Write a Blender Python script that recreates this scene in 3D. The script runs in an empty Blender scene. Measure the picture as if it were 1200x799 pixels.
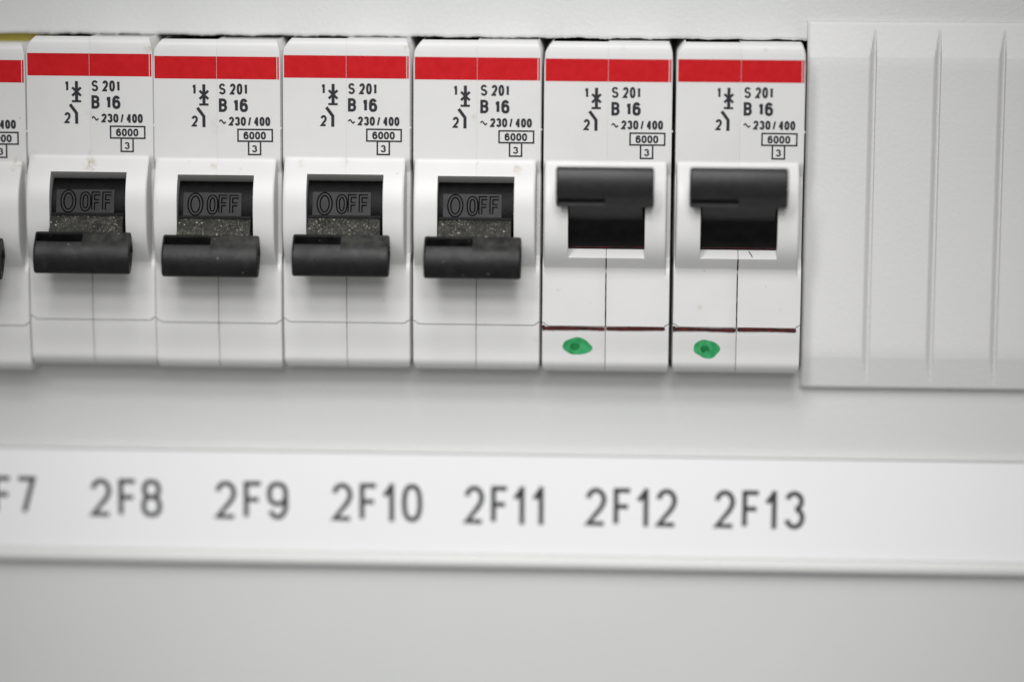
import bpy, bmesh, math, random
from mathutils import Vector, Matrix

# ---------------------------------------------------------------- camera, world, lamps, exposure
# working coordinates: x right, o out of the panel towards the viewer, z up, in millimetres
MM = 0.001
def W(x, o, z): return Vector((x*MM, -o*MM, z*MM))
sc = bpy.context.scene
col = sc.collection
PSI, THE, ROL = 0.0415542618, 0.156523513, 0.00674222556
CAMP = (16.8756, 400.5933, 24.4820)
cam_d = bpy.data.cameras.new('camera'); cam = bpy.data.objects.new('camera', cam_d); col.objects.link(cam)
F = Vector((-math.sin(PSI)*math.cos(THE), math.cos(PSI)*math.cos(THE), -math.sin(THE)))
r0 = F.cross(Vector((0, 0, 1))).normalized(); u0 = r0.cross(F).normalized()
cr, sr = math.cos(ROL), math.sin(ROL)
rgt = r0*cr + u0*sr; upv = -r0*sr + u0*cr
M = Matrix((rgt, upv, -F)).transposed().to_4x4(); M.translation = W(*CAMP)
cam.matrix_world = M
cam_d.sensor_width = 36; cam_d.lens = 3460*36/1200
cam_d.clip_start = 0.02; cam_d.clip_end = 20
cam_d.dof.use_dof = True
cam_d.dof.focus_distance = (W(0, -1.5, -9) - W(*CAMP)).dot(F)
cam_d.dof.aperture_fstop = 3.4
sc.camera = cam

wd = bpy.data.worlds.new('World'); sc.world = wd; wd.use_nodes = True
wd.node_tree.nodes['Background'].inputs[0].default_value = (1.0, 1.0, 0.985, 1)
wd.node_tree.nodes['Background'].inputs[1].default_value = 0.26

def lamp(name, loc, target, power, size, color=(1, 1, 1), spread=180):
    d = bpy.data.lights.new(name, 'AREA'); d.energy = power; d.shape = 'DISK'; d.size = size; d.color = color
    d.spread = math.radians(spread)
    o = bpy.data.objects.new(name, d); col.objects.link(o); o.location = W(*loc)
    o.rotation_euler = (W(*target) - W(*loc)).to_track_quat('-Z', 'Y').to_euler()
    return o
KEY = 1.33
def spot(name, loc, target, power, radius, angle, color=(1, 1, 1)):
    d = bpy.data.lights.new(name, 'SPOT'); d.energy = power; d.shadow_soft_size = radius; d.color = color
    d.spot_size = math.radians(angle); d.spot_blend = 1.0
    o = bpy.data.objects.new(name, d); col.objects.link(o); o.location = W(*loc)
    o.rotation_euler = (W(*target) - W(*loc)).to_track_quat('-Z', 'Y').to_euler()
    return o
# added spots above and in front; their narrow pools imitate lens falloff at the corners
POOL = (2, -51)
for el, az, pw in ((20, -3, 1.5), (32, -19, 1.7), (32, 9, 1.7), (45, -16, 1.7), (45, 6, 1.7), (57, -4, 1.5)):
    e_, a_ = math.radians(el), math.radians(az); D_ = 560
    spot('lamp', (POOL[0]+D_*math.cos(e_)*math.sin(a_), D_*math.cos(e_)*math.cos(a_), POOL[1]+D_*math.sin(e_)), (POOL[0], 0, POOL[1]),
         pw*KEY, 0.05, 26, (1, 0.99, 0.985))

sc.view_settings.view_transform = 'Standard'; sc.view_settings.look = 'None'
sc.view_settings.gamma = 1; sc.view_settings.exposure = 0.0
sc.render.engine = 'CYCLES'

# ---------------------------------------------------------------- helpers
def mesh(name, verts, faces, mat, smooth_angle=None):
    me = bpy.data.meshes.new(name)
    me.from_pydata([W(*v) for v in verts], [], faces)
    bm = bmesh.new(); bm.from_mesh(me)
    bmesh.ops.recalc_face_normals(bm, faces=bm.faces[:])
    if smooth_angle is not None:
        lim = math.radians(smooth_angle)
        for f in bm.faces: f.smooth = True
        for e in bm.edges:
            e.smooth = len(e.link_faces) == 2 and e.calc_face_angle(0) < lim
    bm.to_mesh(me); bm.free()
    me.materials.append(mat)
    return me
def obj(name, me, parent=None, loc=(0, 0, 0), rot=None):
    o = bpy.data.objects.new(name, me); col.objects.link(o)
    o.location = W(*loc)
    if rot: o.rotation_euler = rot
    if parent: o.parent = parent
    return o
def tag(o, label, cat=None, group=None, kind=None):
    if label: o['label'] = label
    if cat: o['category'] = cat
    if group: o['group'] = group
    if kind: o['kind'] = kind
    return o
def box(x0, x1, o0, o1, z0, z1):
    v = [(x, o, z) for x in (x0, x1) for o in (o0, o1) for z in (z0, z1)]
    f = [(0, 1, 3, 2), (4, 6, 7, 5), (0, 4, 5, 1), (2, 3, 7, 6), (0, 2, 6, 4), (1, 5, 7, 3)]
    return v, f
def loft(sections, caps=True):
    n = len(sections[0]); v = [p for s in sections for p in s]; f = []
    for i in range(len(sections)-1):
        for j in range(n):
            k = (j+1) % n
            f.append((i*n+j, i*n+k, (i+1)*n+k, (i+1)*n+j))
    if caps: f.append(tuple(range(n))[::-1]); f.append(tuple(range((len(sections)-1)*n, len(sections)*n)))
    return v, f
def lerp(a, b, t): return a+(b-a)*t
def sm(a, b, x):
    t = min(1, max(0, (x-a)/(b-a))); return t*t*(3-2*t)

# ---------------------------------------------------------------- materials
class NT:
    def __init__(s, name):
        s.m = bpy.data.materials.new(name); s.m.use_nodes = True; s.t = s.m.node_tree; s.n = s.t.nodes; s.l = s.t.links
        s.p = s.n['Principled BSDF']; s.tc = s.n.new('ShaderNodeTexCoord')
    def link(s, a, b): s.l.new(a, b)
    def vec(s):                     # object coordinates shifted by a random amount per object, so that copies differ
        if not getattr(s, '_v', None):
            oi = s.n.new('ShaderNodeObjectInfo'); m = s.n.new('ShaderNodeVectorMath'); m.operation = 'ADD'
            k = s.n.new('ShaderNodeMath'); k.operation = 'MULTIPLY'; k.inputs[1].default_value = 0.9
            s.link(oi.outputs['Random'], k.inputs[0]); s.link(s.tc.outputs['Object'], m.inputs[0]); s.link(k.outputs[0], m.inputs[1]); s._v = m.outputs[0]
        return s._v
    def noise(s, scale, detail=2, rough=0.5, vec=None):
        n = s.n.new('ShaderNodeTexNoise'); n.inputs['Scale'].default_value = scale; n.inputs['Detail'].default_value = detail
        n.inputs['Roughness'].default_value = rough
        s.link(vec or s.vec(), n.inputs['Vector']); return n.outputs['Fac']
    def voro(s, scale):
        n = s.n.new('ShaderNodeTexVoronoi'); n.inputs['Scale'].default_value = scale
        s.link(s.vec(), n.inputs['Vector']); return n
    def ramp(s, fac, a, b, ca=(0, 0, 0, 1), cb=(1, 1, 1, 1)):
        n = s.n.new('ShaderNodeMapRange'); n.inputs['From Min'].default_value = a; n.inputs['From Max'].default_value = b
        s.link(fac, n.inputs['Value']); return n.outputs['Result']
    def math(s, op, a, b):
        n = s.n.new('ShaderNodeMath'); n.operation = op; n.use_clamp = False
        for i, q in enumerate((a, b)):
            if hasattr(q, 'links'): s.link(q, n.inputs[i])
            else: n.inputs[i].default_value = q
        return n.outputs[0]
    def mix(s, fac, a, b):
        n = s.n.new('ShaderNodeMix'); n.data_type = 'RGBA'
        if hasattr(fac, 'links'): s.link(fac, n.inputs[0])
        else: n.inputs[0].default_value = fac
        for i, q in ((6, a), (7, b)):
            if hasattr(q, 'links'): s.link(q, n.inputs[i])
            else: n.inputs[i].default_value = (*q, 1)
        return n.outputs[2]
    def bump(s, h, dist, strength=1):
        n = s.n.new('ShaderNodeBump'); n.inputs['Distance'].default_value = dist; n.inputs['Strength'].default_value = strength
        s.link(h, n.inputs['Height']); s.link(n.outputs[0], s.p.inputs['Normal'])
    def near(s, x, z, r0, r1):      # 1 inside radius r0 (mm) of the local point (x, z), 0 outside r1
        n = s.n.new('ShaderNodeVectorMath'); n.operation = 'DISTANCE'
        sep = s.n.new('ShaderNodeSeparateXYZ'); cmb = s.n.new('ShaderNodeCombineXYZ')
        s.link(s.tc.outputs['Object'], sep.inputs[0]); s.link(sep.outputs[0], cmb.inputs[0]); s.link(sep.outputs[2], cmb.inputs[2])
        s.link(cmb.outputs[0], n.inputs[0]); n.inputs[1].default_value = (x*MM, 0, z*MM)
        return s.ramp(n.outputs['Value'], r1*MM, r0*MM)

def plain(name, c, rough=0.5, spec=0.5):
    t = NT(name); t.p.inputs['Base Color'].default_value = (*c, 1); t.p.inputs['Roughness'].default_value = rough
    t.p.inputs['Specular IOR Level'].default_value = spec
    return t.m
def case_mat(name, stains):
    t = NT(name)
    big = t.ramp(t.noise(160, 3), 0.3, 0.7)
    c = t.mix(big, (0.665, 0.665, 0.66), (0.695, 0.695, 0.69))
    # faint scattered grime specks
    v = t.voro(480); spk = t.ramp(v.outputs['Distance'], 0.10, 0.05)
    rnd = t.n.new('ShaderNodeSeparateColor'); t.link(v.outputs['Color'], rnd.inputs[0])
    keep = t.math('GREATER_THAN', rnd.outputs[0], 0.93)
    c = t.mix(t.math('MULTIPLY', t.math('MULTIPLY', spk, keep), 0.35), c, (0.30, 0.27, 0.22))
    for (x, z, r, amt) in stains:
        m = t.math('MULTIPLY', t.near(x, z, 0.05, r), t.ramp(t.noise(1500, 3), 0.38, 0.66))
        c = t.mix(t.math('MULTIPLY', m, amt), c, (0.36, 0.27, 0.12))
    t.link(c, t.p.inputs['Base Color'])
    t.p.inputs['Roughness'].default_value = 0.42
    t.bump(t.noise(2600, 2), 0.00002, 0.5)
    return t.m
STAINS = [[(7.6, -13.9, 1.0, 0.7), (6.9, -14.8, 0.5, 0.6), (8.3, -1.0, 0.9, 0.3)],
          [(0.05, -15.0, 1.2, 0.8), (-0.1, -13.6, 0.7, 0.4), (-8.2, -14.0, 1.0, 0.4), (8.3, 0.9, 1.1, 0.55), (-0.1, -8.4, 0.8, 0.3)],
          [(-0.4, -14.9, 0.7, 0.6), (3.3, -15.2, 0.3, 0.7), (-3.8, -14.2, 0.5, 0.3), (-0.1, -9.5, 1.6, 0.2), (0, -36.7, 0.6, 0.4)],
          [(-0.2, -14.4, 0.9, 0.45), (-6.2, -14.6, 0.8, 0.35), (8.2, 1.1, 0.8, 0.5), (5.2, -33.5, 0.35, 0.4)],
          [(5.6, -15.1, 0.8, 0.75), (0.1, -14.6, 0.6, 0.4), (-0.5, -8.2, 0.6, 0.4), (2.2, -33.0, 0.3, 0.5), (8.2, -38.6, 0.5, 0.3)],
          [(-6.5, -31.5, 0.4, 0.5), (2.0, 1.6, 0.5, 0.4), (-2.0, -33.2, 0.35, 0.4)],
          [(3.2, 1.4, 0.5, 0.35), (-5.0, -33.8, 0.6, 0.3), (6.0, -34.0, 0.4, 0.25)]]
M_CASES = [case_mat('white_case_plastic', st) for st in STAINS]
M_CASE_CLEAN = M_CASES[6]
def plate_mat(name, c0, c1, scale, dist, rough):
    t = NT(name)
    t.link(t.mix(t.ramp(t.noise(45, 3), 0.3, 0.7), c0, c1), t.p.inputs['Base Color'])
    t.p.inputs['Roughness'].default_value = rough
    t.bump(t.math('ADD', t.noise(scale, 2), t.math('MULTIPLY', t.noise(scale*0.6, 2), 0.35)), dist, 1)
    return t.m
M_PLATE = plate_mat('grey_powder_coat', (0.632, 0.645, 0.634), (0.648, 0.659, 0.648), 1900, 0.00006, 0.5)
M_BLANK = plate_mat('grey_grained_plastic', (0.655, 0.657, 0.652), (0.675, 0.676, 0.672), 1700, 0.00004, 0.5)
M_HOLDER = plate_mat('grey_holder_plastic', (0.62, 0.625, 0.61), (0.64, 0.645, 0.63), 900, 0.00001, 0.4)
M_PAPER = plate_mat('white_label_card', (0.87, 0.875, 0.885), (0.885, 0.89, 0.90), 1800, 0.00001, 0.55)
M_INK = plain('black_print', (0.022, 0.022, 0.028), 0.6, 0.3)
M_INK_LABEL = plain('label_print', (0.045, 0.045, 0.05), 0.6, 0.3)
M_GAP_SHADE = plain('painted_gap_shade', (0.012, 0.012, 0.012), 0.8, 0.2)  # near-black colour puts the shade into the gaps between breakers
M_YELLOW = plain('yellow_insulation', (0.42, 0.34, 0.04), 0.5)
M_OUTLINE = plain('painted_groove_shade', (0.002, 0.002, 0.002), 0.8, 0.05)  # flat ribbon colour standing for the shade in the outline round the letters

def red_mat():
    t = NT('red_band_print')
    t.link(t.mix(t.ramp(t.noise(900, 3), 0.35, 0.75), (0.50, 0.0065, 0.010), (0.56, 0.011, 0.017)), t.p.inputs['Base Color'])
    t.p.inputs['Roughness'].default_value = 0.45; t.p.inputs['Specular IOR Level'].default_value = 0.15
    t.bump(t.noise(2600, 2), 0.00002, 0.5); return t.m
M_RED = red_mat()
def black_mat(name, dust, spec=0.36, rough=0.42, c0=0.008, c1=0.014):
    t = NT(name)
    c = t.mix(t.ramp(t.noise(700, 4), 0.35, 0.7), (c0, c0, c0*1.04), (c1, c1, c1*1.03))
    def specks(c, scale, r0, r1, thr, patch, amt, colr):
        v = t.voro(scale); sp = t.ramp(v.outputs['Distance'], r0, r1)
        rnd = t.n.new('ShaderNodeSeparateColor'); t.link(v.outputs['Color'], rnd.inputs[0])
        keep = t.math('MULTIPLY', t.math('GREATER_THAN', rnd.outputs[0], thr), patch) if patch is not None else t.math('GREATER_THAN', rnd.outputs[0], thr)
        return t.mix(t.math('MULTIPLY', t.math('MULTIPLY', sp, keep), amt), c, colr)
    sep = t.n.new('ShaderNodeSeparateXYZ'); t.link(t.tc.outputs['Object'], sep.inputs[0])
    if dust == 2:       # the blade, where dust settles
        patch = t.ramp(t.noise(330, 3), 0.34, 0.55)
        c = t.mix(t.math('MULTIPLY', t.ramp(t.noise(420, 5, 0.65), 0.25, 0.75), 0.6), c, (0.07, 0.072, 0.06))
        c = specks(c, 5200, 0.42, 0.20, 0.25, patch, 0.6, (0.36, 0.35, 0.29))
        c = specks(c, 2600, 0.30, 0.12, 0.62, patch, 0.9, (0.5, 0.48, 0.40))
        c = specks(c, 1300, 0.20, 0.10, 0.84, None, 0.9, (0.55, 0.53, 0.47))
    if dust == 1:       # the bar, wiped by fingers: a smear on its upper face and single flecks
        zone = t.math('MULTIPLY', t.ramp(sep.outputs[2], -26.0*MM, -24.8*MM), t.ramp(sep.outputs[0], -1.5*MM, 1.0*MM))
        c = t.mix(t.math('MULTIPLY', zone, t.math('MULTIPLY', t.ramp(t.noise(600, 4, 0.65), 0.35, 0.7), 0.55)), c, (0.085, 0.086, 0.074))
        c = specks(c, 1500, 0.22, 0.08, 0.90, t.ramp(t.noise(300, 2), 0.45, 0.6), 0.6, (0.36, 0.35, 0.30))
        c = t.mix(t.math('MULTIPLY', t.ramp(t.noise(380, 4, 0.6), 0.55, 0.75), 0.35), c, (0.05, 0.05, 0.048))
    t.link(c, t.p.inputs['Base Color'])
    t.link(t.ramp(t.noise(500, 4), -1.2, 2.6), t.p.inputs['Roughness']) if dust == 1 else None
    if dust != 1: t.p.inputs['Roughness'].default_value = rough
    t.p.inputs['Specular IOR Level'].default_value = spec
    t.bump(t.noise(2400, 3), 0.00005, 0.6)
    return t.m
M_BLACK_DUSTY = black_mat('black_toggle_plastic_dusty', 2, 0.3, 0.5)
M_BLACK_WORN = black_mat('black_toggle_plastic_worn', 1, 0.28, c0=0.006, c1=0.011)
M_BLACK = black_mat('black_toggle_plastic', 0, 0.55, 0.48, 0.009, 0.016)
M_BLADE = black_mat('black_blade_plastic', 0, 0.5, 0.55, 0.014, 0.022)
M_DRUM = black_mat('black_drum_plastic', 0, 0.10, 0.45, 0.003, 0.006)
def plate_off_mat():
    t = NT('grey_indicator_plastic')
    t.link(t.mix(t.ramp(t.noise(800, 4), 0.3, 0.75), (0.012, 0.012, 0.0135), (0.026, 0.0255, 0.028)), t.p.inputs['Base Color'])
    t.p.inputs['Roughness'].default_value = 0.45; t.p.inputs['Specular IOR Level'].default_value = 0.22; return t.m
M_IND = plate_off_mat()
def marker_mat(name, a, b, scale=900):
    t = NT(name); t.link(t.mix(t.ramp(t.noise(scale, 3), 0.35, 0.65), a, b), t.p.inputs['Base Color'])
    t.p.inputs['Roughness'].default_value = 0.5; t.p.inputs['Specular IOR Level'].default_value = 0.3; return t.m
M_BROWN = marker_mat('brown_red_marker', (0.014, 0.003, 0.003), (0.085, 0.009, 0.007))
M_SEAM = marker_mat('dark_ink_in_seam', (0.006, 0.004, 0.004), (0.022, 0.007, 0.006))
M_GREEN = marker_mat('green_marker', (0.022, 0.27, 0.085), (0.055, 0.38, 0.15), 1300)
M_GREEN_D = marker_mat('dark_green_marker', (0.008, 0.14, 0.035), (0.015, 0.20, 0.06), 1300)

# ---------------------------------------------------------------- stroke lettering
def arc(cx, cy, rx, ry, a0, a1, n=14):
    return [(cx+rx*math.cos(math.radians(lerp(a0, a1, i/n))), cy+ry*math.sin(math.radians(lerp(a0, a1, i/n)))) for i in range(n+1)]
def sup(cx, cy, rx, ry, n=28, e=0.82):
    out = []
    for i in range(n+1):
        a = 2*math.pi*i/n; c, s = math.cos(a), math.sin(a)
        out.append((cx+rx*math.copysign(abs(c)**e, c), cy+ry*math.copysign(abs(s)**e, s)))
    return out
G = {
 '0': (1, [sup(.5, .5, .5, .5)]), 'O': (1, [sup(.5, .5, .5, .5)]),
 '1': (.62, [[(1, 1), (1, 0)], [(0, .76), (.55, .79), (.95, .93)]]),
 'i': (.62, [[(.92, 1.07), (.92, -.07)], [(0, .70), (.90, .98)]]),
 '2': (1, [arc(.5, .72, .5, .28, 172, -28) + [(.80, .46), (.0, .0), (1, 0)]]),
 '3': (1, [arc(.48, .765, .46, .235, 165, -82), arc(.5, .27, .5, .27, 84, -168)]),
 '4': (1, [[(.74, -.14), (.74, 1.1)], [(.70, 1.02), (.02, .27)], [(-.06, .27), (1.12, .27)]]),
 '6': (1, [sup(.5, .30, .5, .30), [(0.0, .30), (0.0, .5)] + arc(.5, .62, .5, .38, 178, 30)]),
 '7': (.95, [[(0, 1), (1, 1), (.38, 0)]]),
 '8': (1, [sup(.5, .765, .45, .235), sup(.5, .27, .5, .27)]),
 '9': (1, [sup(.5, .70, .5, .30), [(1.0, .70), (1.0, .5)] + arc(.5, .38, .5, .38, -2, -150)]),
 'S': (1.12, [arc(.5, .755, .47, .245, 18, 250) + arc(.5, .26, .5, .26, 70, -165)]),
 'B': (1.15, [[(0, .53), (0, 1), (.5, 1)] + arc(.5, .765, .45, .235, 85, -85) + [(.5, .53), (0, .53)],
              [(0, .53), (0, 0), (.5, 0)] + arc(.5, .265, .5, .265, -85, 80)]),
 'F': (.92, [[(0, 0), (0, 1), (1, 1)], [(0, .52), (.86, .52)]]),
 '/': (.42, [[(0, 0), (1, 1)]]), '~': (1, [[(i/12, .45+.22*math.sin(2*math.pi*i/12)) for i in range(13)]]), ' ': (.5, []),
}
class Print:
    """flat print: ribbons a few hundredths of a millimetre above the surface"""
    def __init__(s, o): s.v = []; s.f = []; s.o = o; s.k = 0
    def ribbon(s, pts, w, w_fn=None):
        p = [Vector(q) for q in pts]
        q = [p[0]]
        for a in p[1:]:
            if (a-q[-1]).length > 1e-4: q.append(a)
        p = q; closed = (p[0]-p[-1]).length < 1e-3
        if closed: p = p[:-1]
        n = len(p); b = len(s.v); o = s.o + s.k*0.0025; s.k += 1
        for i in range(n):
            a = p[i-1] if (i or closed) else None; c = p[(i+1) % n] if (i < n-1 or closed) else None
            d1 = (p[i]-a).normalized() if a is not None else None
            d2 = (c-p[i]).normalized() if c is not None else None
            if d1 is None: d1 = d2
            if d2 is None: d2 = d1
            n1 = Vector((-d1.y, d1.x)); n2 = Vector((-d2.y, d2.x))
            m = n1+n2
            m = m.normalized() if m.length > 1e-6 else n1
            ln = min(1/max(m.dot(n1), 0.25), 1.9)
            h = (w_fn(i/(n-1)) if w_fn else w)/2
            A = p[i]+m*h*ln; B = p[i]-m*h*ln
            s.v += [(A.x, o, A.y), (B.x, o, B.y)]
        for i in range(n if closed else n-1):
            j = (i+1) % n
            s.f.append((b+2*i, b+2*j, b+2*j+1, b+2*i+1))
    def rect(s, x0, x1, z0, z1):
        b = len(s.v); s.v += [(x0, s.o, z0), (x1, s.o, z0), (x1, s.o, z1), (x0, s.o, z1)]; s.f.append((b, b+1, b+2, b+3))
    def text(s, t, x0, x1, ztop, zbot, st, gap=0.30, sl=0):
        rel = sum(G[c][0] for c in t); k = (x1-x0)/(rel+gap*(len(t)-1-0.5*t[:-1].count('F'))); x = x0
        H = ztop-zbot-st
        for c in t:
            w = G[c][0]*k
            for path in G[c][1]:
                s.ribbon([(x+st/2+px*max(w-st, 0.01), zbot+st/2+py*H+sl*(x-x0)) for px, py in path], st)
            x += w+gap*k*(0.5 if c == 'F' else 1)
    def build(s, name, mat): return mesh(name, s.v, s.f, mat)

# ---------------------------------------------------------------- the setting: cover plate with its cutout
random.seed(7)
PO = -7.0                                # plate front
TOP, BOT = 2.36, -43.32
CL, CR = -84.3, 78.0
def cover_plate():
    v = []; f = []
    X0, X1, Z0, Z1 = -190, 210, -170, 110
    def add(p): v.append(p); return len(v)-1
    n = 620; top = []; prev = 0
    for i in range(n+1):
        x = lerp(CL, CR, i/n)
        j = 0.05*math.sin(x*0.9)+0.04*math.sin(x*2.3+1)+random.uniform(-.07, .07)
        if random.random() < 0.05: j -= random.uniform(.08, .26)
        prev = 0.5*prev+0.5*j
        top.append((x, TOP+0.02+prev))
    low = [(CL, BOT-1.05), (-66.75, BOT-1.05), (-66.7, BOT), (CR, BOT)]
    ring_t = [add((x, PO, z)) for x, z in top]; back_t = [add((x, PO-1.5, z+0.1)) for x, z in top]
    soft_t = [add((x, PO-0.0, z+0.35)) for x, z in top]
    for i, k in enumerate(ring_t): v[k] = (v[k][0], PO-0.16, v[k][2])      # rolled paint edge
    up_t = [add((x, PO, 8)) for x, z in top]
    for i in range(n):
        f.append((ring_t[i], ring_t[i+1], soft_t[i+1], soft_t[i])); f.append((soft_t[i], soft_t[i+1], up_t[i+1], up_t[i]))
        f.append((back_t[i], back_t[i+1], ring_t[i+1], ring_t[i]))
    ul = add((CL, PO, Z1)); ur = add((CR, PO, Z1))
    f.append(tuple(up_t)+(ur, ul))
    lo = [add((x, PO, z)) for x, z in low]; lb = [add((x, PO-1.5, z)) for x, z in low]
    ll = add((CL, PO, Z0)); lr = add((CR, PO, Z0))
    f.append((ll, lr)+tuple(reversed(lo)))
    for i in range(3): f.append((lo[i], lo[i+1], lb[i+1], lb[i]))
    # left and right of the cutout
    a = [add(p) for p in ((X0, PO, Z0), (X0, PO, Z1))]; f.append((a[0], ll, lo[0], ring_t[0], soft_t[0], up_t[0], ul, a[1]))
    b = [add(p) for p in ((X1, PO, Z0), (X1, PO, Z1))]; f.append((lr, b[0], b[1], ur, up_t[-1], soft_t[-1], ring_t[-1], lo[-1]))
    f.append((lo[0], lb[0], back_t[0], ring_t[0])); f.append((lo[-1], ring_t[-1], back_t[-1], lb[-1]))
    # folded rim
    e = [add(p) for p in ((X0, PO-20, Z0), (X1, PO-20, Z0), (X1, PO-20, Z1), (X0, PO-20, Z1))]
    f += [(a[0], e[0], e[1], b[0], lr, ll), (b[0], e[1], e[2], b[1]), (b[1], e[2], e[3], a[1], ul, ur), (a[1], e[3], e[0], a[0])]
    return mesh('cover_plate', v, f, M_PLATE)
pl = obj('cover_plate', cover_plate()); tag(pl, 'light grey powder-coated cover plate of the switchboard', 'cover plate', kind='structure')
v, f = box(-189, 209, -40, -38, -169, 109)
vb = obj('enclosure_back', mesh('enclosure_back', v, f, M_GAP_SHADE)); tag(vb, 'enclosure back, painted near-black as shade in the gaps between breakers', 'enclosure', kind='structure')

# ---------------------------------------------------------------- circuit breaker
HWL, HWR = 8.70, 8.70
ZB = -43.2                               # foot of the nose
WT, WB, WX = -16.0, -26.9, 5.22          # window
STEP = -36.66
def hump(z):
    t = (z+21.1)/(7.2 if z > -21.1 else 7.8)
    if abs(t) >= 1: return 0
    if t > 0: return 3.05*(1-t**2.6)**1.35
    return 3.05*(1-abs(t)**3.4)**1.45
def base(z):
    if z > 0.75: 
        t = (z-0.75)/1.6
        return -0.16*t-0.75*t**5
    o = 0.0
    if z < STEP:
        o = -0.10-0.55*sm(STEP, -41, z)*0.9
    d = abs(z-STEP)
    if d < 0.16: o -= 0.38*(1-d/0.16)
    if z < -41.4:
        t = (-41.4-z)/(43.2-41.4)
        o -= 2.6*(1-math.sqrt(max(0, 1-t*t*0.98)))
    return o
def rows():
    z = set()
    def rng(a, b, st):
        n = max(1, round(abs(b-a)/st))
        for i in range(n+1): z.add(round(lerp(a, b, i/n), 4))
    rng(2.28, 0.75, 0.16); rng(0.75, -13.4, 1.5); rng(-13.4, WT, 0.22); rng(WT, WB, 0.4); rng(WB, -28.5, 0.1); rng(-28.5, -36.3, 0.9)
    rng(STEP+0.3, STEP+0.16, 0.14); rng(STEP+0.16, STEP-0.16, 0.08); rng(STEP-0.16, -41.4, 0.7); rng(-41.4, -43.2, 0.12)
    return sorted(z, reverse=True)
ROWS = rows()
def case_half(side):
    he = 8.10 if side > 0 else 8.46            # where the hump's flank starts; it slopes out to the edge of the case
    hw = 8.70
    cut = 0.6 if side > 0 else 1.3
    cols = [(0.035, 0, 0.03), (0.09, 0, 0.0), (1.8, 0, 0), (3.5, 0, 0), (WX, 0, 0), (6.2, 0, 0), (7.2, 0, 0), (7.7, 0, 0), (he-0.32, 0, 0),
            (he-0.16, 0.045, 0), (he-0.05, 0.15, 0), (he, 0.34, 0), (he+0.10, 8, 0.0), (hw-0.06, 8, 0.03), (hw, 8, 0.13)]
    v = []; f = []; idx = {}
    nr, nc = len(ROWS), len(cols)
    for i, z in enumerate(ROWS):
        c = cut*max(0, (z-0.2)/2.15)**1.7 if z > 0.2 else 0
        if z < -41.8: c = 0.35*((-41.8-z)/1.4)**2
        for j, (x, drop, flat) in enumerate(cols):
            h = hump(z); hh = -1.1*min(1, h/1.4) if drop == 8 else max(0, h-drop) if h > 0 else 0
            xx = x if x <= WX else WX+(x-WX)*(hw-c-WX)/(hw-WX)
            o = base(z)+hh-((0.008 if z > WT-2 else flat) if j == 0 else flat if (h < 0.3 or drop == 8) else 0)
            kz = 0.5*min(1, max(0, (xx-7.95)/0.5))*max(0, 1-abs(z-STEP)/1.6)
            xx = (0.005 if z > WT-2 else 0.04) if j == 0 else xx
            idx[i, j] = len(v); v.append((side*xx, o, z+kz))
    jw = [c[0] for c in cols].index(WX)
    it = ROWS.index(WT); ib = ROWS.index(WB)
    for i in range(nr-1):
        for j in range(nc-1):
            if it <= i < ib and j < jw: continue
            f.append((idx[i, j], idx[i, j+1], idx[i+1, j+1], idx[i+1, j]))
    def add(p): v.append(p); return len(v)-1
    # window walls
    def wall(chain, inner, deep=-7.0):
        a = [add(p) for p in inner]; b = [add((p[0], deep, p[2])) for p in inner]
        for k in range(len(chain)-1):
            f.append((chain[k], chain[k+1], a[k+1], a[k])); f.append((a[k], a[k+1], b[k+1], b[k]))
    ch = [idx[it, j] for j in range(jw+1)]; wall(ch, [(v[k][0], -1.0, WT-1.50) for k in ch])
    ch = [idx[ib, j] for j in range(jw+1)]; wall(ch, [(v[k][0], 0.0, WB+1.30) for k in ch])
    ch = [idx[i, jw] for i in range(it, ib+1)]; wall(ch, [(side*(WX-0.03), -2.0, v[k][2]) for k in ch])
    # sides, top and foot run back behind the plate
    def back(chain, deep, dz=0, dx=0):
        b = [add((v[k][0]+dx, deep, v[k][2]+dz)) for k in chain]
        for k in range(len(chain)-1): f.append((chain[k], chain[k+1], b[k+1], b[k]))
    back([idx[i, nc-1] for i in range(nr)], -26)
    back([idx[i, 0] for i in range(it+1)], -9); back([idx[i, 0] for i in range(ib, nr)], -9)
    back([idx[0, j] for j in range(nc)], -26, -1.8 if side < 0 else -0.8); back([idx[nr-1, j] for j in range(nc)], -26)
    return v, f
caseL = mesh('case_half', *case_half(-1), M_CASE_CLEAN, 34)
caseR = mesh('case_half', *case_half(1), M_CASE_CLEAN, 34)
def band(x0, x1):
    n = 6; v = []; f = []
    for i in range(n+1):
        x = lerp(x0, x1, i/n); v += [(x, 0.018, 0.0), (x, 0.018, -3.06)]
    for i in range(n): f.append((2*i, 2*i+1, 2*i+3, 2*i+2))
    return mesh('red_band', v, f, M_RED)
bandL, bandR, bandE = band(-8.50, -0.026), band(0.022, 8.20), band(8.29, 8.52)

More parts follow.
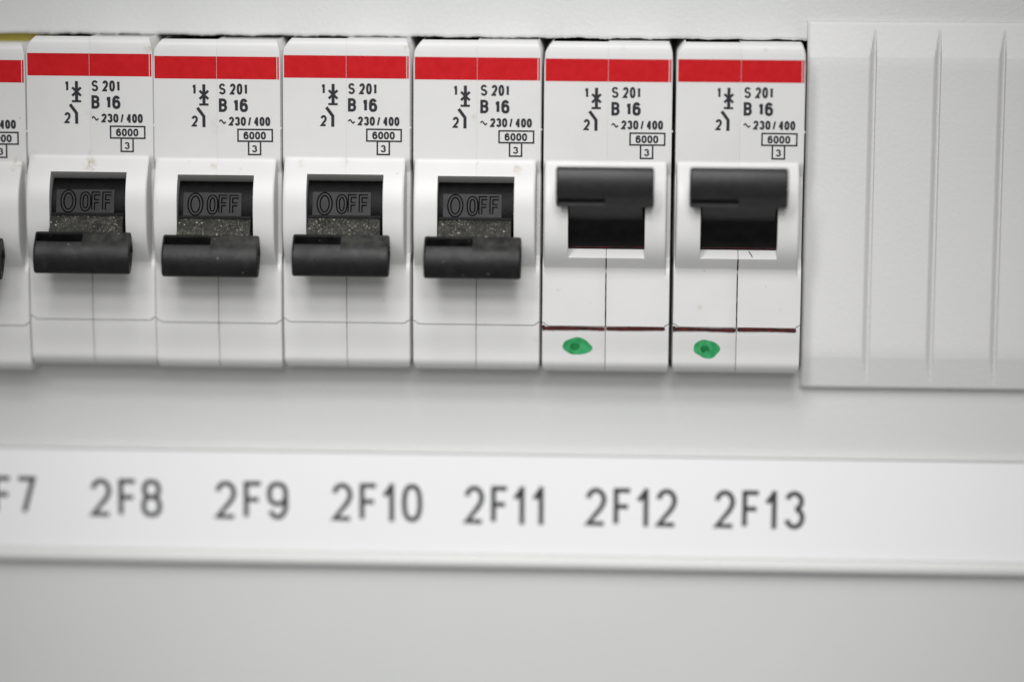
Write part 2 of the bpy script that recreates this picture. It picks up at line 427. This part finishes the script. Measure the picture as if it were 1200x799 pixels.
p = Print(0.02)
p.text('1', -3.46, -2.90, -3.70, -5.22, 0.31); p.text('2', -3.50, -2.64, -8.05, -9.58, 0.31)
x = -1.78
p.ribbon([(x, -3.80), (x, -6.56)], 0.43); p.ribbon([(x-0.66, -6.55), (x+0.62, -6.55)], 0.30)
p.ribbon([(x-0.60, -4.66), (x+0.60, -5.80)], 0.34); p.ribbon([(x+0.60, -4.66), (x-0.60, -5.80)], 0.34)
p.ribbon([(-2.70, -6.98), (-1.82, -8.16), (-1.82, -9.62)], 0.43)
symbol_me = p.build('circuit_symbol', M_INK)
p = Print(0.02)
p.text('S', 0.28, 1.20, -3.66, -5.18, 0.29); p.text('201', 1.78, 4.14, -3.66, -5.18, 0.32, 0.18)
p.text('B', 0.25, 1.38, -5.70, -7.54, 0.38); p.text('16', 2.16, 4.24, -5.70, -7.54, 0.40, 0.22)
p.text('~', 0.22, 1.26, -8.22, -9.40, 0.19); p.text('230', 1.60, 3.94, -8.18, -9.40, 0.285, 0.13)
p.text('/', 4.22, 4.66, -8.14, -9.44, 0.23); p.text('400', 5.02, 7.28, -8.18, -9.40, 0.285, 0.13)
text_me = p.build('rating_text', M_INK)
p = Print(0.02)
def frame(x0, x1, z0, z1, s):
    h = s/2; p.ribbon([(x0+h, z0+h), (x0+h, z1-h), (x1-h, z1-h), (x1-h, z0+h), (x0+h, z0+h)], s)
frame(2.72, 7.64, -11.62, -9.80, 0.22); frame(4.16, 6.02, -13.44, -11.42, 0.22)
p.text('6000', 3.58, 6.66, -10.20, -11.26, 0.25, 0.10); p.text('3', 4.72, 5.44, -12.04, -13.02, 0.20)
capacity_me = p.build('capacity_mark', M_INK)

# toggle, built switched off; the switched-on one is its mirror image about the pivot
PZ = -21.7
BAR = [(5.0, -2.15), (5.35, -2.45), (5.75, -2.9), (6.15, -3.3), (6.55, -3.72), (6.95, -4.35), (7.2, -5.2), (7.2, -6.1), (7.02, -7.0), (6.78, -7.45),
       (6.4, -7.68), (5.9, -7.66), (5.3, -7.1), (4.5, -6.0), (3.7, -4.75), (4.2, -3.4)]
NOTCH = {1: (5.28, -2.42), 2: (4.35, -4.15), 3: (4.95, -4.75), 4: (6.2, -3.36)}
def toggle(sgn):
    def T(x, o, z): return (x, o, PZ+(z if sgn < 0 else -z))
    v = []; f = []
    def merge(vf):
        nonlocal v, f
        b = len(v); v.extend(vf[0]); f.extend(tuple(k+b for k in q) for q in vf[1])
    cx, cz = 5.6, -5.1
    def sec(x, s=1.0, notch=False, inset=0):
        out = []
        for i, (o, z) in enumerate(BAR):
            if notch and i in NOTCH: o, z = NOTCH[i]
            out.append(T(x, cx+(o-cx)*s, cz+(z-cz)*s))
        return out
    L, R = -6.80, 6.36
    secs = [sec(L+0.7, 0.55), sec(L+0.05, 0.60), sec(L, 0.80), sec(L+0.04, 0.93), sec(L+0.16, 0.985), sec(L+0.30), sec(L+0.32, 1, True), sec(-0.22, 1, True), sec(-0.20),
            sec(R-0.30), sec(R-0.14, 0.985), sec(R-0.03, 0.93), sec(R, 0.80), sec(R-0.05, 0.60), sec(R-0.7, 0.55)]
    merge(loft(secs)); bar = (v, f); v, f = [], []
    # blade between drum and bar
    B = [(0.5, 0.35), (1.95, 0.0), (3.4, -0.95), (4.98, -2.14), (4.45, -3.0), (3.9, -4.3), (0.5, -4.6)]
    merge(loft([[T(xx, o, z) for o, z in B] for xx in (-5.0, 4.85)]))
    blade = (v, f); v, f = [], []
    # drum
    n = 40; R0 = 6.0
    prof = [(-4+R0*math.cos(math.radians(a)), R0*math.sin(math.radians(a))) for a in [lerp(-75, 75, i/n) for i in range(n+1)]]
    prof = prof+[(-9, 5.8), (-9, -5.8)]
    merge(loft([[T(xx, o-0.1, z) for o, z in prof] for xx in (-5.14, 5.14)]))
    return bar, blade, (v, f)
TOG = {}
for on_, sg in ((0, -1), (1, 1)):
    bar_, blade_, drum_ = toggle(sg)
    TOG[on_] = (mesh('toggle', *bar_, M_BLACK if on_ else M_BLACK_WORN, 32), mesh('lever_blade', *blade_, M_BLADE if on_ else M_BLACK_DUSTY, 32), mesh('drum', *drum_, M_DRUM, 32))
# indicator plate of the switched-off toggle: a slab let into the drum, tilted with it
a = math.radians(15)
def on_plate(x, d, t):      # t along the plate upwards, d out of it
    cz, co = PZ+1.62, 1.62
    return (x, co+d*math.cos(a)-t*math.sin(a), cz+d*math.sin(a)+t*math.cos(a))
def plate_mesh(x0, x1, t0, t1, d0, d1, mat, name):
    v, f = box(x0, x1, d0, d1, t0, t1); return mesh(name, [on_plate(*q) for q in v], f, mat)
ind_me = plate_mesh(-4.45, 3.50, -1.56, 1.62, -0.5, 0.24, M_IND, 'indicator_plate')
ledge_me = plate_mesh(-5.0, 4.9, -1.92, -1.60, -0.5, 0.36, M_DRUM, 'plate_edge')
def letters(st, o):
    p = Print(o)
    p.ribbon([(-2.80+1.0*q[0], 1.33*q[1]) for q in arc(0, 0, 0.82, 1, 0, 360, 32)], st*1.05)
    def put(ch, x, w, zt=1.08, zb=-1.12):
        for path in G[ch][1]: p.ribbon([(x+px*w, zb+py*(zt-zb)) for px, py in path], st)
    put('O', -0.98, 1.05); put('F', 0.62, 0.92); put('F', 2.12, 0.98)
    return p
def letter_mesh(st, d, mat, name):
    p = letters(st, d); return mesh(name, [on_plate(x, o, z) for x, o, z in p.v], p.f, mat)
outline_me = letter_mesh(0.56, 0.255, M_OUTLINE, 'letter_outline')
raised_me = letter_mesh(0.21, 0.285, M_IND, 'off_lettering')

# felt-pen marks on the two switched-on breakers
def felt_line(x0, x1, z, seed, w=0.55, hook=False):
    rd = random.Random(seed); n = 26; p = Print(0.03)
    ph = rd.uniform(0, 6)
    pts = [(lerp(x0, x1, i/n), z+0.035*math.sin(i*0.16+ph)+rd.uniform(-.012, .012)) for i in range(n+1)]
    if hook: pts = [(x0-0.05, z+0.42), (x0+0.05, z-0.02)]+pts[1:]
    ws = [w*(0.95+0.10*math.sin(i*0.17+ph)+rd.uniform(-.05, .05)) for i in range(60)]
    p.ribbon(pts, w, lambda t: ws[int(t*40)]*(0.65 if t > 0.97 or t < 0.03 else 1))
    return p.build('marker_line', M_BROWN)
def blob(cx, cz, rx, rz, seed, o, mat, name, tail=0):
    rd = random.Random(seed); n = 48; ph = [rd.uniform(0, 6.3) for _ in range(4)]
    v = [(cx, base(cz)+o, cz)]
    for i in range(n):
        t = 2*math.pi*i/n
        r = 1+0.05*math.sin(2*t+ph[0])+0.045*math.sin(3*t+ph[1])+0.035*math.sin(4*t+ph[2])+0.015*math.sin(7*t+ph[3])+tail*max(0, math.cos(t))**6
        v.append((cx+rx*r*math.cos(t), base(cz+rz*r*math.sin(t))+o, cz+rz*r*math.sin(t)))
    return mesh(name, v, [(0, i+1, (i+1) % n+1) for i in range(n)], mat)

nub_me = mesh('locating_nub', *loft([[(8.6, -0.4, -9.95), (8.6, -0.02, -9.9), (8.6, -0.02, -9.55), (8.6, -0.4, -9.5)], [(8.85, -0.35, -9.85), (8.85, -0.1, -9.8), (8.85, -0.1, -9.65), (8.85, -0.35, -9.6)]]), M_CASE_CLEAN)
GROUP = 'circuit breakers side by side in the cutout'
PRINT_DX = (0, 0, 0, 0, 0.18, 0.2, 0.2); PRINT_DZ = (0, 0.03, 0, -0.05, -0.02, -0.09, 0.0)
def breaker(k, x, dz, on, label):
    root = bpy.data.objects.new('circuit_breaker', None); col.objects.link(root)
    root.location = W(x, 0, ZB+dz); root.empty_display_size = 0.01
    tag(root, label, 'circuit breaker', GROUP)
    def part(name, me, parent=root):
        return obj(name, me, parent, (0, 0, -ZB) if parent is root else (0, 0, 0))
    for me in (caseL, caseR):
        c = part('case_half', me)
        c.material_slots[0].link = 'OBJECT'; c.material_slots[0].material = M_CASES[k]
    for b in (bandL, bandR, bandE): part('red_band', b)
    for nm, me in (('circuit_symbol', symbol_me), ('rating_text', text_me), ('capacity_mark', capacity_me)):
        q = part(nm, me); q.location = W(PRINT_DX[k], 0, PRINT_DZ[k]-ZB); q.rotation_euler = (0, (-0.004, 0.002, -0.003, 0.003, 0.0, -0.002, 0.004)[k], 0)
    part('locating_nub', nub_me)
    t = part('toggle', TOG[on][0]); part('lever_blade', TOG[on][1], t); part('drum', TOG[on][2], t)
    t['label'] = 'black toggle pushed up' if on else 'dusty black toggle pulled down'
    if not on:
        part('indicator_plate', ind_me, t); part('plate_edge', ledge_me, t)
        part('letter_outline', outline_me, t); part('off_lettering', raised_me, t)
    return root, part
spots = [(-75.26, -0.95, 0, 'switched-off breaker sitting lower than its neighbours, under a yellow strip'),
         (-57.72, 0.04, 0, 'white circuit breaker switched off, toggle down, above the marking 2F8'),
         (-40.27, -0.20, 0, 'white circuit breaker switched off, toggle down, above the marking 2F9'),
         (-22.57, 0.07, 0, 'white circuit breaker switched off, toggle down, above the marking 2F10'),
         (-4.74, 0.0, 0, 'switched-off breaker beside the first breaker with a green dot, above 2F11'),
         (13.03, -0.06, 1, 'switched-on breaker with green dot and brown marker line, above 2F12'),
         (30.96, 0.01, 1, 'switched-on breaker with green dot, next to the blank cover, above 2F13')]
for i, (x, dz, on, lab) in enumerate(spots):
    root, part = breaker(i, x, dz, on, lab)
    if on:
        k = i
        part('marker_line', felt_line(-8.5, -0.08, STEP-0.22, 3*k, 0.50, True))
        part('marker_line', felt_line(0.1, 8.15, STEP-0.16, 5*k+1, 0.52))
        # ink drawn down the seam from the toggle window
        p = Print(0.025); rd = random.Random(k)
        pts = [(rd.uniform(-.012, .012), lerp(-26.95, STEP+0.2, t/40)) for t in range(41)]
        ws = [rd.uniform(0.14, 0.19) for _ in range(20)]
        p.ribbon(pts, 0.2, lambda t: ws[int(t*14)])
        part('seam_ink', mesh('seam_ink', [(q[0], base(q[2])+hump(q[2])+0.03, q[2]) for q in p.v], p.f, M_SEAM))
        p = Print(0.56); p.ribbon([(lerp(-5.0, 5.0, t/12), -25.5+rd.uniform(-.03, .03)) for t in range(13)], 0.16)
        part('ink_smear', p.build('ink_smear', M_BROWN))
        if i == 6:  # thin dark hair lying on the window ledge, in the marker's colour
            p = Print(0.03); p.ribbon([(1.45, -25.95), (1.62, -26.15), (1.78, -26.35), (1.95, -26.62)], 0.10)
            part('hair', mesh('hair', [(q[0], 1.75*(-25.6-q[2])/1.3+0.06, q[2]) for q in p.v], p.f, M_BROWN))
        cx, cz = (-3.85, -39.42) if i == 5 else (-4.15, -39.62)
        d = part('green_dot', blob(cx, cz, 1.92 if i == 5 else 1.62, 1.26 if i == 5 else 1.30, 11+k, 0.02, M_GREEN, 'green_dot', 0.0 if i == 5 else 0.28))
        part('dot_centre', blob(cx-(0.35 if i == 5 else 0.1), cz-0.05, 0.66, 0.52, 31+k, 0.035, M_GREEN_D, 'dot_centre'), d)

# ---------------------------------------------------------------- blank cover with grooves
def blank_cover():
    X0, X1 = 40.16, 101.5; FO = -4.6
    ZT, ZBm = 4.99, -45.67; bt, bb = 0.14, -41.1
    gx = [49.45+8.77*i for i in range(6)]; gw, gd = 1.0, 0.85
    xs = {X0, X0+0.10, X0+0.28, X0+0.5, X1-0.5, X1-0.2, X1}
    for g in gx:
        for d in (-gw-0.25, -gw-0.08, -gw, -gw*0.8, -gw*0.6, -gw*0.4, -gw*0.2, -0.06, 0, 0.04, 0.08, 0.12, 0.16, 0.2): xs.add(g+d)
        xs.add(g+4)
    xs = sorted(xs); zs = []
    for a_, b_, n in ((ZT, ZT-0.3, 3), (ZT-0.3, bt, 30), (bt, bb, 24), (bb, ZBm+0.3, 30), (ZBm+0.3, ZBm, 3)):
        zs += [lerp(a_, b_, i/n) for i in range(n)]
    zs.append(ZBm)
    def surf(x, z):
        s = FO
        if z > bt: s -= 1.05*(z-bt)/(ZT-bt)
        if z < bb: s -= 1.05*(bb-z)/(bb-ZBm)
        if z > ZT-0.3: s -= 0.25*((z-ZT+0.3)/0.3)**2
        if z < ZBm+0.3: s -= 0.25*((ZBm+0.3-z)/0.3)**2
        e = min(x-X0, X1-x)
        if e < 0.5: s -= 0.45*((0.5-e)/0.5)**2
        for g in gx:
            d = x-g
            if -gw <= d <= 0.12:
                k = sm(-gw, -0.05, d) if d < 0 else (1-d/0.12)
                s = min(s, FO-gd*min(1, k))
        return s
    v = []; f = []; nx, nz = len(xs), len(zs)
    for z in zs:
        for x in xs: v.append((x, surf(x, z), z))
    for i in range(nz-1):
        for j in range(nx-1): f.append((i*nx+j, i*nx+j+1, (i+1)*nx+j+1, (i+1)*nx+j))
    def back(ch):
        b = len(v); v.extend((v[k][0], PO+0.02, v[k][2]) for k in ch)
        for k in range(len(ch)-1): f.append((ch[k], ch[k+1], b+k+1, b+k))
    back(list(range(nx))); back([(nz-1)*nx+j for j in range(nx)]); back([i*nx for i in range(nz)]); back([i*nx+nx-1 for i in range(nz)])
    return mesh('blank_cover', v, f, M_BLANK, 25)
tag(obj('blank_cover', blank_cover()), 'grey grooved plastic blank cover beside the last breaker', 'blank cover')

# ---------------------------------------------------------------- label strip
ls = bpy.data.objects.new('label_strip', None); col.objects.link(ls); ls.location = W(0, PO, -72); ls.empty_display_size = 0.01
tag(ls, 'white label strip printed 2F7 to 2F13 in a grey plastic holder', 'label strip')
def spart(name, me, parent=ls): return obj(name, me, parent, (0, -PO, 72) if parent is ls else (0, 0, 0))
prof = [(-7.00, -55.339), (-6.35, -55.339), (-6.00, -55.490), (-5.92, -55.742), (-6.05, -55.913), (-6.40, -55.933), (-6.40, -70.198), (-6.05, -70.218), (-5.55, -70.450), (-5.20, -70.903),
        (-5.10, -71.407), (-5.25, -71.861), (-5.60, -72.092), (-6.20, -72.133), (-7.00, -72.133)]
hv, hf = loft([[(xx, o, z) for o, z in prof] for xx in (-150, 150)])
spart('holder', mesh('holder', hv, hf, M_HOLDER, 30))
cv, cf = box(-149, 149, -6.45, -6.08, -70.158, -55.994)
card = spart('label_card', mesh('label_card', cv, cf, M_PAPER))
for t, x0, x1, zb in (('2F7', -77.496, -67.422, -65.514), ('2F8', -59.614, -49.439, -65.665), ('2F9', -41.883, -31.507, -65.735), ('2Fi0', -25.311, -12.517, -65.766),
                      ('2Fii', -6.603, 4.66, -65.886), ('2Fi2', 10.483, 23.318, -65.917), ('2Fi3', 28.586, 41.23, -65.967)):
    p = Print(-6.06); p.text(t, x0, x1, zb+5.49, zb, 0.70, 0.34)
    d = obj('designation', p.build('designation', M_INK_LABEL), card); d['label'] = 'printed marking '+t.replace('i', '1')

# ---------------------------------------------------------------- yellow strip showing above the lowest breaker
v, f = box(-84.2, -64.6, -12, -8.6, 1.00, 4.2)
tag(obj('insulating_strip', mesh('insulating_strip', v, f, M_YELLOW)), 'dull yellow strip behind the plate above the lowest breaker', 'strip')
